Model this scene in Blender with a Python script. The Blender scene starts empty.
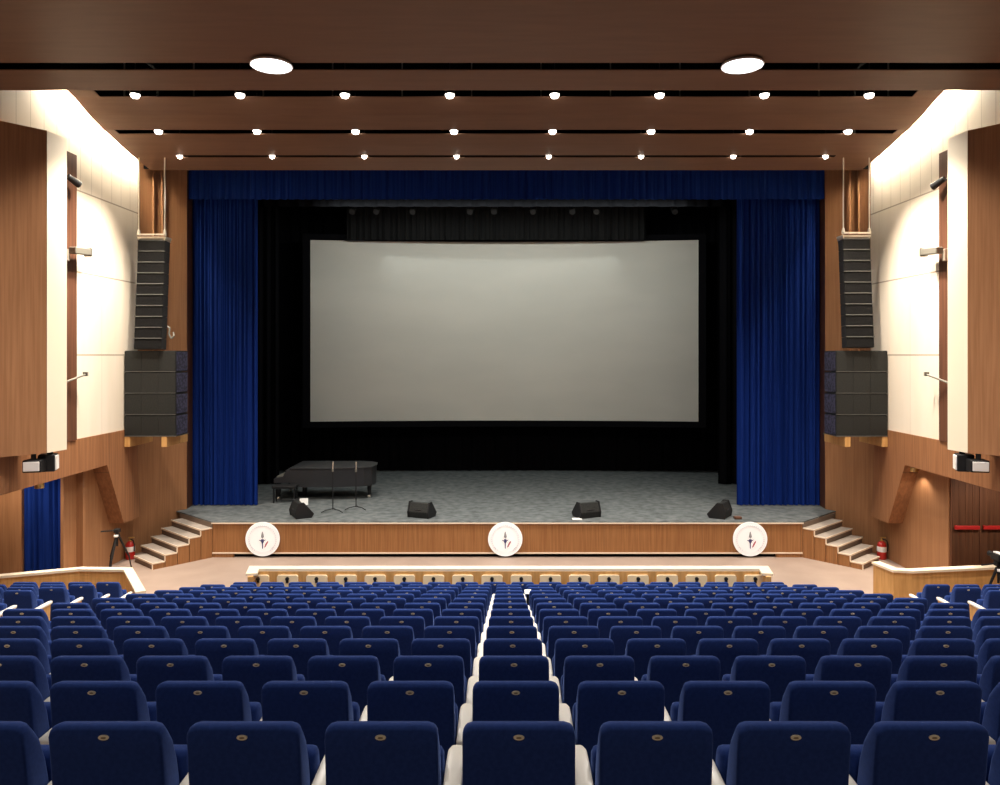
import bpy, bmesh, math, random
from mathutils import Vector, Matrix
random.seed(7)
S = bpy.context.scene
COL = S.collection
PI = math.pi

# ------------------------------------------------------------------ materials
def mat(name, col, rough=0.6, spec=0.3, metal=0.0, emit=None, estr=0.0, sheen=0.0):
    m = bpy.data.materials.new(name); m.use_nodes = True
    b = m.node_tree.nodes['Principled BSDF']
    b.inputs['Base Color'].default_value = (*col, 1)
    b.inputs['Roughness'].default_value = rough
    b.inputs['Specular IOR Level'].default_value = spec
    b.inputs['Metallic'].default_value = metal
    if sheen:
        b.inputs['Sheen Weight'].default_value = sheen
        b.inputs['Sheen Roughness'].default_value = 0.4
        b.inputs['Sheen Tint'].default_value = (0.26, 0.42, 1.0, 1)
    if emit:
        b.inputs['Emission Color'].default_value = (*emit, 1)
        b.inputs['Emission Strength'].default_value = estr
    return m

def noisy(m, c1, c2, scale=(1, 1, 1), nscale=5.0, detail=4.0, lo=0.35, hi=0.65, bump=0.0, lines=None, linecol=(0.1, 0.06, 0.04)):
    """Base colour varied by a stretched noise; optional seam lines given as
    (axis, spacing or list of heights, half width, low z, high z)."""
    nt = m.node_tree; N = nt.nodes; L = nt.links
    b = N['Principled BSDF']
    tc = N.new('ShaderNodeTexCoord'); mp = N.new('ShaderNodeMapping')
    mp.inputs['Scale'].default_value = scale
    nz = N.new('ShaderNodeTexNoise'); nz.inputs['Scale'].default_value = nscale; nz.inputs['Detail'].default_value = detail
    rp = N.new('ShaderNodeValToRGB')
    rp.color_ramp.elements[0].position = lo; rp.color_ramp.elements[1].position = hi
    rp.color_ramp.elements[0].color = (*c1, 1); rp.color_ramp.elements[1].color = (*c2, 1)
    L.new(tc.outputs['Object'], mp.inputs['Vector']); L.new(mp.outputs['Vector'], nz.inputs['Vector'])
    L.new(nz.outputs['Fac'], rp.inputs['Fac'])
    out = rp.outputs['Color']
    if lines:
        sep = N.new('ShaderNodeSeparateXYZ'); L.new(tc.outputs['Object'], sep.inputs['Vector'])
        def mth(op, a, bb=None, c=None):
            n = N.new('ShaderNodeMath'); n.operation = op
            for i, v in enumerate((a, bb, c)):
                if v is None: continue
                if isinstance(v, (int, float)): n.inputs[i].default_value = v
                else: L.new(v, n.inputs[i])
            return n.outputs[0]
        tot = None
        for ax, sp, hw, lo_z, hi_z, strength in lines:
            v = sep.outputs[ax]
            if isinstance(sp, (list, tuple)):
                f = None
                for h in sp:
                    g = mth('LESS_THAN', mth('ABSOLUTE', mth('SUBTRACT', v, h)), hw)
                    f = g if f is None else mth('MAXIMUM', f, g)
            else:
                f = mth('LESS_THAN', mth('PINGPONG', v, sp / 2), hw)
            f = mth('MULTIPLY', f, mth('GREATER_THAN', sep.outputs['Z'], lo_z))
            f = mth('MULTIPLY', f, mth('LESS_THAN', sep.outputs['Z'], hi_z))
            f = mth('MULTIPLY', f, strength)
            tot = f if tot is None else mth('MAXIMUM', tot, f)
        mx = N.new('ShaderNodeMix'); mx.data_type = 'RGBA'
        L.new(tot, mx.inputs[0]); L.new(out, mx.inputs[6]); mx.inputs[7].default_value = (*linecol, 1)
        out = mx.outputs[2]
    L.new(out, b.inputs['Base Color'])
    if bump:
        bp = N.new('ShaderNodeBump'); bp.inputs['Strength'].default_value = bump; bp.inputs['Distance'].default_value = 0.01
        L.new(nz.outputs['Fac'], bp.inputs['Height']); L.new(bp.outputs['Normal'], b.inputs['Normal'])
    return m

M = {}
M['wood'] = noisy(mat('wood_veneer', (0.3, 0.14, 0.06), 0.45, 0.3), (0.24, 0.105, 0.047), (0.33, 0.155, 0.072), (3, 3, 0.12), 6, 5, lines=[('Y', 1.22, 0.006, -1, 20, 0.5)])
M['wood_side'] = noisy(mat('wood_veneer_plain', (0.3, 0.14, 0.06), 0.45, 0.3), (0.29, 0.136, 0.061), (0.365, 0.178, 0.083), (4, 4, 0.12), 6, 5)
M['wood_fascia'] = noisy(mat('wood_fascia', (0.3, 0.14, 0.06), 0.4, 0.3), (0.25, 0.107, 0.038), (0.33, 0.152, 0.058), (4, 4, 0.15), 6, 5, lines=[('X', 2.6, 0.006, -1, 20, 0.4)])
M['wood_dark'] = noisy(mat('wood_dark', (0.1, 0.04, 0.02), 0.5, 0.3), (0.085, 0.035, 0.02), (0.13, 0.055, 0.03), (3, 3, 0.12), 6, 5)
M['wood_light'] = noisy(mat('wood_light', (0.55, 0.34, 0.14), 0.4, 0.3), (0.50, 0.27, 0.09), (0.62, 0.35, 0.13), (3, 3, 0.3), 5, 4)
M['wood_cap'] = mat('wood_cap', (0.80, 0.69, 0.53), 0.35, 0.4)
M['ceiling'] = noisy(mat('ceiling_brown', (0.2, 0.1, 0.06), 0.5, 0.2), (0.165, 0.088, 0.056), (0.185, 0.099, 0.063), (0.3, 3, 3), 3, 4)
M['void'] = mat('void_black', (0.004, 0.004, 0.004), 0.9, 0.0)
M['white'] = noisy(mat('wall_cream', (0.8, 0.72, 0.6), 0.55, 0.2), (0.76, 0.68, 0.56), (0.80, 0.72, 0.61), (1, 1, 0.2), 2, 3,
                   lines=[('Z', [5.36, 7.24, 9.09], 0.017, -1, 20, 0.75), ('Y', 1.5, 0.010, -1, 9.07, 0.25), ('Y', 0.45, 0.012, 9.07, 20, 0.35)], linecol=(0.25, 0.19, 0.13))
M['tray'] = mat('tray_cream', (0.86, 0.70, 0.46), 0.45, 0.3)
M['cream'] = mat('baffle_cream', (0.82, 0.73, 0.58), 0.5, 0.2)
M['floor'] = noisy(mat('hall_floor', (0.5, 0.36, 0.28), 0.5, 0.25), (0.315, 0.235, 0.19), (0.355, 0.268, 0.218), (1, 1, 1), 1.5, 4)
M['stage'] = noisy(mat('stage_floor_grey', (0.15, 0.15, 0.15), 0.7, 0.2), (0.066, 0.075, 0.076), (0.165, 0.178, 0.18), (1.0, 1.0, 1), 5.0, 8, 0.3, 0.7, 0.05)
M['tread'] = noisy(mat('tread_vinyl', (0.4, 0.34, 0.29), 0.6, 0.2), (0.36, 0.31, 0.26), (0.42, 0.36, 0.31), (1, 1, 1), 6, 4)
M['nosing'] = mat('nosing', (0.75, 0.62, 0.48), 0.4, 0.4)
M['riser'] = mat('riser', (0.2, 0.15, 0.115), 0.6, 0.2)
M['blue'] = noisy(mat('seat_fabric', (0.02, 0.05, 0.27), 0.85, 0.1, sheen=0.30), (0.015, 0.036, 0.155), (0.019, 0.044, 0.185), (1, 1, 1), 60, 3)
M['curtain'] = noisy(mat('curtain_velvet', (0.008, 0.03, 0.2), 0.85, 0.08), (0.005, 0.023, 0.165), (0.008, 0.033, 0.215), (6, 6, 0.1), 4, 3)
M['black_cloth'] = mat('black_cloth', (0.006, 0.006, 0.007), 0.95, 0.0)
M['grey_cloth'] = mat('charcoal_cloth', (0.014, 0.014, 0.014), 0.95, 0.0)
M['screen'] = noisy(mat('screen_white', (0.55, 0.5, 0.43), 0.8, 0.1), (0.59, 0.565, 0.50), (0.63, 0.60, 0.53), (0.2, 1, 0.6), 1.5, 3)
M['black'] = mat('black_paint', (0.012, 0.012, 0.013), 0.5, 0.3)
M['grille'] = noisy(mat('speaker_grille', (0.03, 0.03, 0.03), 0.6, 0.25), (0.010, 0.011, 0.011), (0.023, 0.024, 0.022), (1, 1, 1), 40, 2)
M['array_grille'] = noisy(mat('array_grille', (0.006, 0.006, 0.006), 0.7, 0.1), (0.004, 0.004, 0.0045), (0.008, 0.008, 0.0085), (1, 1, 1), 40, 2)
M['seam'] = mat('cabinet_edge', (0.10, 0.10, 0.095), 0.5, 0.4)
M['vent'] = noisy(mat('vented_side', (0.03, 0.03, 0.05), 0.6, 0.3), (0.014, 0.014, 0.03), (0.055, 0.055, 0.10), (1, 1, 1), 14, 1, 0.45, 0.55)
M['piano'] = mat('piano_cover', (0.024, 0.025, 0.028), 0.42, 0.45)
M['gold'] = mat('badge_gold', (0.85, 0.76, 0.56), 0.3, 0.6, 0.1)
M['badge_mark'] = mat('badge_mark', (0.30, 0.22, 0.12), 0.5, 0.3)
M['arm'] = mat('armrest_cream', (0.90, 0.86, 0.78), 0.35, 0.4)
M['metal'] = mat('light_metal', (0.62, 0.55, 0.46), 0.35, 0.5, 0.5)
M['grey_metal'] = mat('grey_metal', (0.2, 0.19, 0.16), 0.45, 0.5, 0.3)
M['brass'] = mat('brass', (0.75, 0.5, 0.18), 0.3, 0.5, 0.8)
M['white_paint'] = mat('white_paint', (0.85, 0.83, 0.8), 0.5, 0.3)
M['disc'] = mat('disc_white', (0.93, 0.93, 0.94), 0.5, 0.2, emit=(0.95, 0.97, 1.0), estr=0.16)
M['ink_blue'] = mat('ink_blue', (0.06, 0.06, 0.16), 0.5, 0.2)
M['ink_red'] = mat('ink_red', (0.45, 0.14, 0.18), 0.5, 0.2)
M['ink_pale'] = mat('ink_pale', (0.76, 0.76, 0.80), 0.5, 0.2)
M['ink_grey'] = mat('ink_grey', (0.34, 0.34, 0.36), 0.5, 0.2)
M['red'] = mat('extinguisher_red', (0.45, 0.02, 0.015), 0.3, 0.5)
M['bar_red'] = mat('bar_red', (0.42, 0.02, 0.02), 0.4, 0.4)
M['door'] = noisy(mat('door_brown', (0.08, 0.035, 0.02), 0.4, 0.3), (0.075, 0.032, 0.018), (0.125, 0.055, 0.03), (3, 3, 0.1), 5, 4)
M['lamp'] = mat('lamp_glow', (1, 1, 1), 0.5, 0.0, emit=(1.0, 0.93, 0.82), estr=14)
M['lamp_disc'] = mat('lamp_disc_glow', (1, 1, 1), 0.5, 0.0, emit=(0.95, 0.96, 1.0), estr=9)
M['cove'] = mat('cove_glow', (1, 1, 1), 0.5, 0.0, emit=(1.0, 0.88, 0.68), estr=360)

# ------------------------------------------------------------------ geometry
class MB:
    def __init__(s): s.b = bmesh.new()
    def add(s, verts, faces, T=None, bev=0, seg=2):
        vs = [s.b.verts.new(T @ Vector(v) if T else Vector(v)) for v in verts]
        fs = [s.b.faces.new([vs[i] for i in f]) for f in faces]
        bmesh.ops.recalc_face_normals(s.b, faces=fs)
        if bev:
            es = list({e for f in fs for e in f.edges})
            bmesh.ops.bevel(s.b, geom=es, offset=bev, segments=seg, profile=0.5, affect='EDGES', clamp_overlap=True)
        return s
    def box(s, c, d, T=None, bev=0, seg=2):
        x, y, z = c; a, b, h = d[0] / 2, d[1] / 2, d[2] / 2
        v = [(x + i * a, y + j * b, z + k * h) for i in (-1, 1) for j in (-1, 1) for k in (-1, 1)]
        f = [(0, 1, 3, 2), (4, 6, 7, 5), (0, 4, 5, 1), (2, 3, 7, 6), (0, 2, 6, 4), (1, 5, 7, 3)]
        return s.add(v, f, T, bev, seg)
    def prism(s, poly, axis, lo, hi, T=None, bev=0, seg=2):
        """poly: 2-D points in the two other axes (order x,y,z); extruded along axis."""
        def p(a, t):
            return {'x': (t, a[0], a[1]), 'y': (a[0], t, a[1]), 'z': (a[0], a[1], t)}[axis]
        n = len(poly)
        v = [p(a, lo) for a in poly] + [p(a, hi) for a in poly]
        f = [tuple(range(n)), tuple(range(2 * n - 1, n - 1, -1))] + [(i, (i + 1) % n, n + (i + 1) % n, n + i) for i in range(n)]
        return s.add(v, f, T, bev, seg)
    def cyl(s, p0, p1, r0, r1=None, n=16, T=None):
        r1 = r0 if r1 is None else r1
        a, b = Vector(p0), Vector(p1); d = (b - a).normalized()
        u = d.orthogonal().normalized(); w = d.cross(u)
        v = []
        for c, r in ((a, r0), (b, r1)):
            v += [tuple(c + u * (r * math.cos(2 * PI * i / n)) + w * (r * math.sin(2 * PI * i / n))) for i in range(n)]
        f = [tuple(range(n)), tuple(range(2 * n - 1, n - 1, -1))] + [(i, (i + 1) % n, n + (i + 1) % n, n + i) for i in range(n)]
        return s.add(v, f, T)
    def tube(s, pts, r, n=8, T=None):
        for a, b in zip(pts[:-1], pts[1:]): s.cyl(a, b, r, r, n, T)
        return s
    def lathe(s, prof, n=24, T=None):
        v, f = [], []
        for r, z in prof:
            v += [(max(r, 1e-4) * math.cos(2 * PI * i / n), max(r, 1e-4) * math.sin(2 * PI * i / n), z) for i in range(n)]
        for k in range(len(prof) - 1):
            f += [(k * n + i, k * n + (i + 1) % n, (k + 1) * n + (i + 1) % n, (k + 1) * n + i) for i in range(n)]
        f += [tuple(range(n)), tuple(range((len(prof) - 1) * n, len(prof) * n))]
        return s.add(v, f, T)
    def sheet(s, x0, x1, z0, z1, folds, amp, T=None, nx=None, nz=6, thick=0.02, seed=0):
        """A hanging cloth with folds along local X, given real thickness."""
        rnd = random.Random(seed); nx = nx or folds * 10
        ph = [rnd.uniform(0.75, 1.25) for _ in range(folds + 2)]; am = [rnd.uniform(0.6, 1.25) for _ in range(folds + 2)]
        def wave(u, v):
            t = u * folds; k = int(t); fr = t - k
            a = am[k] * (1 - fr) + am[k + 1] * fr
            return amp * a * math.sin(2 * PI * (t + 0.12 * math.sin(3.1 * t * ph[0]))) * (0.75 + 0.25 * v) + 0.25 * amp * math.sin(2 * PI * t * 2.37 + 1.0)
        v, f = [], []
        for side in (0, thick):
            for j in range(nz + 1):
                for i in range(nx + 1):
                    u = i / nx; w = 1 - j / nz
                    v.append((x0 + (x1 - x0) * u, wave(u, 1 - w) + side, z0 + (z1 - z0) * w))
        m = (nx + 1) * (nz + 1)
        q = lambda j, i: j * (nx + 1) + i
        for j in range(nz):
            for i in range(nx):
                a = (q(j, i), q(j, i + 1), q(j + 1, i + 1), q(j + 1, i))
                f.append(a); f.append(tuple(m + t for t in reversed(a)))
        for j in range(nz):
            for i in (0, nx): f.append((q(j, i), q(j + 1, i), m + q(j + 1, i), m + q(j, i)))
        for i in range(nx):
            for j in (0, nz): f.append((q(j, i), q(j, i + 1), m + q(j, i + 1), m + q(j, i)))
        return s.add(v, f, T)
    def build(s, name, m, parent=None, smooth=None):
        me = bpy.data.meshes.new(name); s.b.to_mesh(me); s.b.free()
        me.materials.append(m)
        if smooth is not None:
            for p in me.polygons: p.use_smooth = True
            me.set_sharp_from_angle(angle=math.radians(smooth))
        o = bpy.data.objects.new(name, me); COL.objects.link(o)
        if parent: o.parent = parent
        return o

def tag(o, label, cat=None, group=None, kind=None):
    if label: o['label'] = label
    if cat: o['category'] = cat
    if group: o['group'] = group
    if kind: o['kind'] = kind
    return o
def thing(name, label, cat, loc=(0, 0, 0), rz=0, group=None):
    o = bpy.data.objects.new(name, None); COL.objects.link(o)
    o.empty_display_size = 0.1
    o.location = loc; o.rotation_euler = (0, 0, rz)
    return tag(o, label, cat, group)
def struct(o):
    o['kind'] = 'structure'; return o
def dup(root, loc=None, rz=None, label=None, group=None):
    r = root.copy(); COL.objects.link(r)
    if loc is not None: r.location = loc
    if rz is not None: r.rotation_euler = (0, 0, rz)
    if label: r['label'] = label
    if group: r['group'] = group
    for ch in list(root.children):
        c = ch.copy(); COL.objects.link(c); c.parent = r
        for g in ch.children:
            d = g.copy(); COL.objects.link(d); d.parent = c
    return r
def Rz(a): return Matrix.Rotation(a, 4, 'Z')
def At(x, y, z, a=0): return Matrix.Translation((x, y, z)) @ Rz(a)
ORD = ['', 'first', 'second', 'third', 'fourth', 'fifth', 'sixth', 'seventh', 'eighth', 'ninth', 'tenth', 'eleventh', 'twelfth', 'thirteenth', 'fourteenth', 'fifteenth', 'sixteenth', 'seventeenth', 'eighteenth']
SIDE = {-1: 'left', 1: 'right'}

# ------------------------------------------------------------------ camera
EYE = 5.36
cam = bpy.data.cameras.new('camera'); co = bpy.data.objects.new('camera', cam); COL.objects.link(co)
cam.sensor_width = 36; cam.lens = 27; cam.shift_x = -0.006; cam.shift_y = -0.0375
cam.clip_start = 0.05; cam.clip_end = 200
co.location = (0, 0, EYE); co.rotation_euler = (PI / 2, 0, 0)
S.camera = co

# ------------------------------------------------------------------ the hall
Z1, DZ, RISE = 2.9, 0.886, 0.226              # first row of seats, row spacing, step
def row_y(n): return Z1 + DZ * (n - 1)
def row_z(n): return max(0.0, RISE * (14 - n))
# terraced floor: one profile extruded across the hall
prof = [(-6.5, RISE * 17), (-6.5, -0.3), (30.5, -0.3), (30.5, 0.0)]
steps = []
for n in range(14, -4, -1):
    yb = row_y(n) + 0.78                       # front edge of the row's terrace
    if n < 14:
        steps += [(yb, row_z(n + 1)), (yb, row_z(n))]
steps.append((-6.5, RISE * 17))
prof = prof[1:] + steps
b = MB(); b.prism(prof, 'x', -18, 18)
struct(b.build('floor', M['floor']))

# big ceiling over the audience and the stepped ceiling sheets towards the stage
b = MB(); b.box((0, 3.0, 10.33), (36, 19.0, 0.2))
struct(b.build('ceiling', M['ceiling']))
def sheet_strip(y0, z0, y1, z1, xa, xb, t=0.08):
    mb = MB(); mb.prism([(y0, z0), (y1, z1), (y1, z1 + t), (y0, z0 + t)], 'x', xa, xb); return mb
struct(sheet_strip(12.8, 10.22, 13.6, 10.16, -15, 15, 0.02).build('ceiling', M['ceiling']))
XE = 9.45
CZ = [(15.7, 11.16), (16.4, 11.0), (17.0, 10.80), (17.6, 10.645), (17.85, 10.615), (18.4, 10.50), (18.95, 10.405), (19.1, 10.385), (19.95, 10.275)]
def cz(y):
    for (a, za), (c, zc) in zip(CZ[:-1], CZ[1:]):
        if a <= y <= c: return za + (zc - za) * (y - a) / (c - a)
    return CZ[-1][1]
def cloud(pts, xa, xb):
    pl = pts + [(y, z + 0.02) for y, z in reversed(pts)]
    mb = MB(); mb.prism(pl, 'x', xa, xb); return mb
struct(cloud(CZ[1:4], -XE, XE).build('ceiling', M['ceiling']))
struct(cloud(CZ[4:7], -XE, XE).build('ceiling', M['ceiling']))
struct(cloud(CZ[7:9], -XE, XE).build('ceiling', M['ceiling']))
for (i, j, xs) in ((0, 1, 8.88), (3, 4, 9.2), (6, 7, 8.36)):
    for s in (-1, 1):
        struct(cloud(CZ[i:j + 1], min(s * xs, s * XE), max(s * xs, s * XE)).build('ceiling', M['ceiling']))
# the black attic above the slots; boards added in it hide the cove-lit wall
b = MB(); b.box((0, 21.0, 13.05), (36, 20, 0.1)); b.box((0, 11.6, 11.7), (36, 0.06, 2.6)); b.box((0, 20.1, 11.7), (19.4, 0.06, 2.7))
for s in (-1, 1): b.box((s * 9.52, 15.66, 12.05), (0.46, 0.03, 1.7))  # added end boards shielding the lit wall top
for s in (-1, 1): b.prism([(y, z + 0.025) for y, z in CZ] + [(19.95, 12.9), (15.7, 12.9)], 'x', min(s * 9.30, s * 9.34), max(s * 9.30, s * 9.34))  # added boards blocking the cove glow along the slots
struct(b.build('ceiling_void', M['void']))
b = MB(); b.box((0, -6.6, 6), (36, 0.2, 13)); struct(b.build('wall_back', M['wood_dark']))

for s in (-1, 1):
    nm = SIDE[s]
    X = lambda v: s * v
    lohi = lambda a, c: (min(s * a, s * c), max(s * a, s * c))
    BX = 0.0 if s < 0 else 0.05
    YW = 19.75 if s < 0 else 19.95
    # cream wall above, from the flare to the proscenium
    b = MB(); x0, x1 = lohi(9.7, 10.2)
    b.prism([(13.4, 3.45), (YW, 3.45), (YW, 11.4), (16.3, 11.4), (13.4, 10.31)], 'x', x0, x1)
    struct(b.build('wall_' + nm, M['white']))
    # flaring wall nearer the camera (39 degrees)
    b = MB()
    d = Vector((0.63 * s, -0.78, 0)); p0 = Vector((9.7 * s, 13.42, 0)); p1 = p0 + d * 9
    nrm = Vector((0.78 * s, 0.63, 0)) * 0.4
    b.add([p0, p1, p1 + nrm, p0 + nrm] and [tuple(p + Vector((0, 0, z))) for z in (3.46, 10.3) for p in (p0, p1, p1 + nrm, p0 + nrm)],
          [(0, 1, 2, 3), (7, 6, 5, 4), (0, 1, 5, 4), (1, 2, 6, 5), (2, 3, 7, 6), (3, 0, 4, 7)])
    struct(b.build('wall_' + nm, M['white']))
    b = MB()
    b.add([tuple(p + Vector((0, 0, z))) for z in (2.66, 3.46) for p in (p0, p1, p1 + nrm, p0 + nrm)],
          [(0, 1, 2, 3), (7, 6, 5, 4), (0, 1, 5, 4), (1, 2, 6, 5), (2, 3, 7, 6), (3, 0, 4, 7)])
    struct(b.build('trim_1' if s < 0 else 'trim_2', M['wood_side']))
    # niche under the overhang, closed by a wall facing the hall
    b = MB(); x0, x1 = lohi(9.72, 13.2); b.box(((x0 + x1) / 2, 11.6, 3.12), (x1 - x0, 11.6, 0.12)); struct(b.build('ceiling_niche', M['wood_side']))
    b = MB(); b.box((s * 13.2, 11.6, 1.5), (0.2, 11.6, 3.3)); struct(b.build('wall_' + nm, M['wood_side']))
    b = MB()
    if s < 0:
        b.box((-12.05, 17.16, 1.5), (2.06, 0.2, 3.4)); b.box((-10.56, 17.16, 2.95), (1.0, 0.2, 0.4)); b.box((-10.5, 17.6, 1.5), (1.2, 0.1, 3.4))
    else:
        b.box((11.7, 17.16, 1.5), (3.2, 0.2, 3.4))
    struct(b.build('wall_' + nm, M['wood_side']))
    # far outer wall behind the flare
    b = MB(); b.box((s * 17.9, 2, 6), (0.2, 18, 14)); struct(b.build('wall_' + nm, M['wood_side']))
    # proud wooden band with its slanting leg
    b = MB(); x0, x1 = lohi(9.68, 10.08)
    b.prism([(13.4, 2.67), (18.2, 2.69), (19.0, 1.10), (19.9, 1.09), (19.75, 2.2), (19.72, 3.46), (13.4, 3.46)], 'x', x0, x1)
    struct(b.build('trim_3' if s < 0 else 'trim_4', M['wood']))
    # recessed lower wall, with an opening for the door
    b = MB(); x0, x1 = lohi(10.05, 10.12)
    b.box(((x0 + x1) / 2, 18.66, 1.4), (0.07, 3.24, 3.2))
    struct(b.build('wall_' + nm, M['wood_side']))
    # splayed wall beside the proscenium
    A, B2 = Vector((10.15 * s, 20.05, 0)), Vector((9.15 * s, 21.5, 0))
    C2 = Vector((9.22 * s, 22.1, 0)); off = Vector((0.9 * s, 0.6, 0))
    b = MB(); pl = [A, B2, B2 + off, A + off]
    b.add([tuple(p + Vector((0, 0, z))) for z in (-0.2, 12.8) for p in pl], [(0, 1, 2, 3), (7, 6, 5, 4), (0, 1, 5, 4), (1, 2, 6, 5), (2, 3, 7, 6), (3, 0, 4, 7)])
    struct(b.build('wall_' + nm, M['wood_side']))
    b = MB(); pl = [B2 + Vector((-0.002 * s, 0, 0)), C2, C2 + Vector((0.6 * s, 0, 0)), B2 + Vector((0.6 * s, 0, 0))]
    b.add([tuple(p + Vector((0, 0, z))) for z in (-0.2, 12.8) for p in pl], [(0, 1, 2, 3), (7, 6, 5, 4), (0, 1, 5, 4), (1, 2, 6, 5), (2, 3, 7, 6), (3, 0, 4, 7)])
    struct(b.build('trim_5' if s < 0 else 'trim_6', M['wood_dark']))
    # cream strip where the cream wall meets the proscenium
    b = MB(); b.box((s * 9.50, 20.75, 8.0), (0.06, 0.06, 5.2)); b.box((s * 9.66, 20.55, 8.0), (0.05, 0.05, 5.2))
    struct(b.build('trim_7' if s < 0 else 'trim_8', M['wood_side']))
    # dark wooden strip behind the baffle
    b = MB(); b.box((s * 9.685, 15.95 - BX * 3, 6.65), (0.06, 1.85, 6.4)); struct(b.build('trim_9' if s < 0 else 'trim_10', M['wood_dark']))
    # wooden acoustic baffle in front of the wall, cream return edge
    c0 = Vector(((9.0 + BX) * s, 14.7, 0)); e = Vector((0.63 * s, -0.78, 0)); c1 = c0 + e * 1.0
    r0 = Vector(((8.93 + BX) * s, 15.25, 0)); back = Vector((0.5 * s, 0.25, 0))
    z0, z1 = 3.44, 9.76
    b = MB(); pl = [c0, c1, Vector((9.69 * s, 13.93, 0)), Vector((9.69 * s, 14.9, 0)), Vector((9.25 * s, 15.02, 0))]
    b.add([tuple(p + Vector((0, 0, z))) for z in (z0, z1) for p in pl], [(0, 1, 2, 3, 4), (9, 8, 7, 6, 5), (0, 1, 6, 5), (1, 2, 7, 6), (2, 3, 8, 7), (3, 4, 9, 8), (4, 0, 5, 9)])
    bo = tag(b.build('acoustic_baffle', M['wood_side']), f'large brown wooden acoustic panel with glowing cream edge on the {nm} wall', 'wall panel', 'wooden acoustic panels')
    b = MB(); pl = [c0 + Vector((-0.004 * s, -0.0, 0)), r0, r0 + Vector((0.08 * s, 0, 0)), c0 + Vector((0.08 * s, 0.05, 0))]
    b.add([tuple(p + Vector((0, 0, z))) for z in (z0, z1) for p in pl], [(0, 1, 2, 3), (7, 6, 5, 4), (0, 1, 5, 4), (1, 2, 6, 5), (2, 3, 7, 6), (3, 0, 4, 7)])
    tag(b.build('cream_edge', M['cream'], bo), 'cream lacquered edge strip')
    # stage side fill: nothing behind the jambs but black
    b = MB(); b.box((s * 10.9, 25.9, 6.3), (0.1, 7.6, 13.2)); struct(b.build('wall_stage_' + nm, M['void']))
    # cove strip light hidden behind the ceiling edge
    b = MB()
    pts = [(15.75 + 0.25 * i) for i in range(17)]
    for ya, yb in zip(pts[:-1], pts[1:]):
        za, zb = cz(ya) + 0.22, cz(yb) + 0.22
        xa, xb = lohi(9.54, 9.62)
        b.add([(xa, ya, za), (xb, ya, za), (xb, yb, zb), (xa, yb, zb), (xa, ya, za + 0.02), (xb, ya, za + 0.02), (xb, yb, zb + 0.02), (xa, yb, zb + 0.02)],
              [(0, 1, 2, 3), (7, 6, 5, 4), (0, 1, 5, 4), (1, 2, 6, 5), (2, 3, 7, 6), (3, 0, 4, 7)])
    tag(b.build('cove_light', M['cove']), f'glowing strip light hidden along the top of the {nm} cream wall', 'light', 'cove strip lights')
b = MB(); b.box((0, 29.6, 6.3), (22, 0.1, 13.2)); struct(b.build('wall_stage', M['void']))

# doors on the right, blue curtain in the left doorway
for n, (xa, xb) in ((1, (10.12, 10.73)), (2, (10.76, 11.37))):
    xm = (xa + xb) / 2
    b = MB(); b.box((xm, 17.03, 1.30), (xb - xa - 0.01, 0.06, 2.6), bev=0.006)
    for k in range(1, 4): b.box((xa + (xb - xa) * k / 4, 16.996, 1.30), (0.014, 0.012, 2.4))
    dr = struct(b.build('door_%d' % n, M['door']))
    b = MB(); b.box((xm, 16.95, 1.46), (xb - xa - 0.05, 0.05, 0.085), bev=0.01)
    for t in (-0.24, 0.24): b.box((xm + t, 16.98, 1.46), (0.05, 0.06, 0.08))
    tag(b.build('push_bar', M['bar_red'], dr), 'red panic push bar')
b = MB()
for x in (10.10, 10.745, 11.39): b.box((x, 17.03, 1.32), (0.028, 0.08, 2.64))
struct(b.build('trim_11', M['wood_dark']))
b = MB(); b.sheet(-0.50, 0.44, 0.03, 2.7, 6, 0.04, At(-10.56, 17.14, 0), seed=3)
o = tag(b.build('door_curtain', M['curtain'], smooth=60), 'short blue curtain filling the doorway in the left wooden wall', 'curtain')
b = MB(); b.tube([(-11.0, 17.17, 2.72), (-10.02, 17.17, 2.72)], 0.016); b.build('curtain_rod', M['grey_metal'], o)

# ------------------------------------------------------------------ stage
SH = 0.945
YF = 19.85                                   # front of the stage
w = Vector((-0.742, 0.67)); u = Vector((-0.67, -0.742))
P0 = Vector((-7.78, YF)); P1 = P0 + w * 1.95
outl = [(P0.x, P0.y), (7.86, YF), (-P1.x, P1.y), (10.8, 22.2), (10.8, 29.5), (-10.8, 29.5), (-10.8, 22.2), (P1.x, P1.y)]
inn = [(-7.84, 20.02), (7.90, 20.02), (9.3, 21.3), (10.7, 22.2), (10.7, 29.4), (-10.7, 29.4), (-10.7, 22.2), (-9.27, 21.3)]
b = MB(); b.prism(outl, 'z', SH - 0.03, SH); struct(b.build('stage_floor', M['stage']))
b = MB(); b.box((0.04, YF + 0.06, (0.10 + SH - 0.045) / 2), (15.64, 0.08, SH - 0.045 - 0.10))
b.box((-7.50, YF + 0.06, 0.05), (0.56, 0.08, 0.12)); b.box((7.51, YF + 0.06, 0.05), (0.7, 0.08, 0.12))
struct(b.build('stage_fascia', M['wood_fascia']))
b = MB(); b.box((0.04, YF + 0.03, SH - 0.036), (15.66, 0.12, 0.03)); b.box((0.04, YF + 0.02, 0.115), (15.64, 0.04, 0.035))
struct(b.build('stage_edge_trim', M['nosing']))
b = MB(); b.box((0, YF + 0.14, 0.43), (15.5, 0.06, 0.86)); struct(b.build('stage_toe_recess', M['void']))

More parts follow.
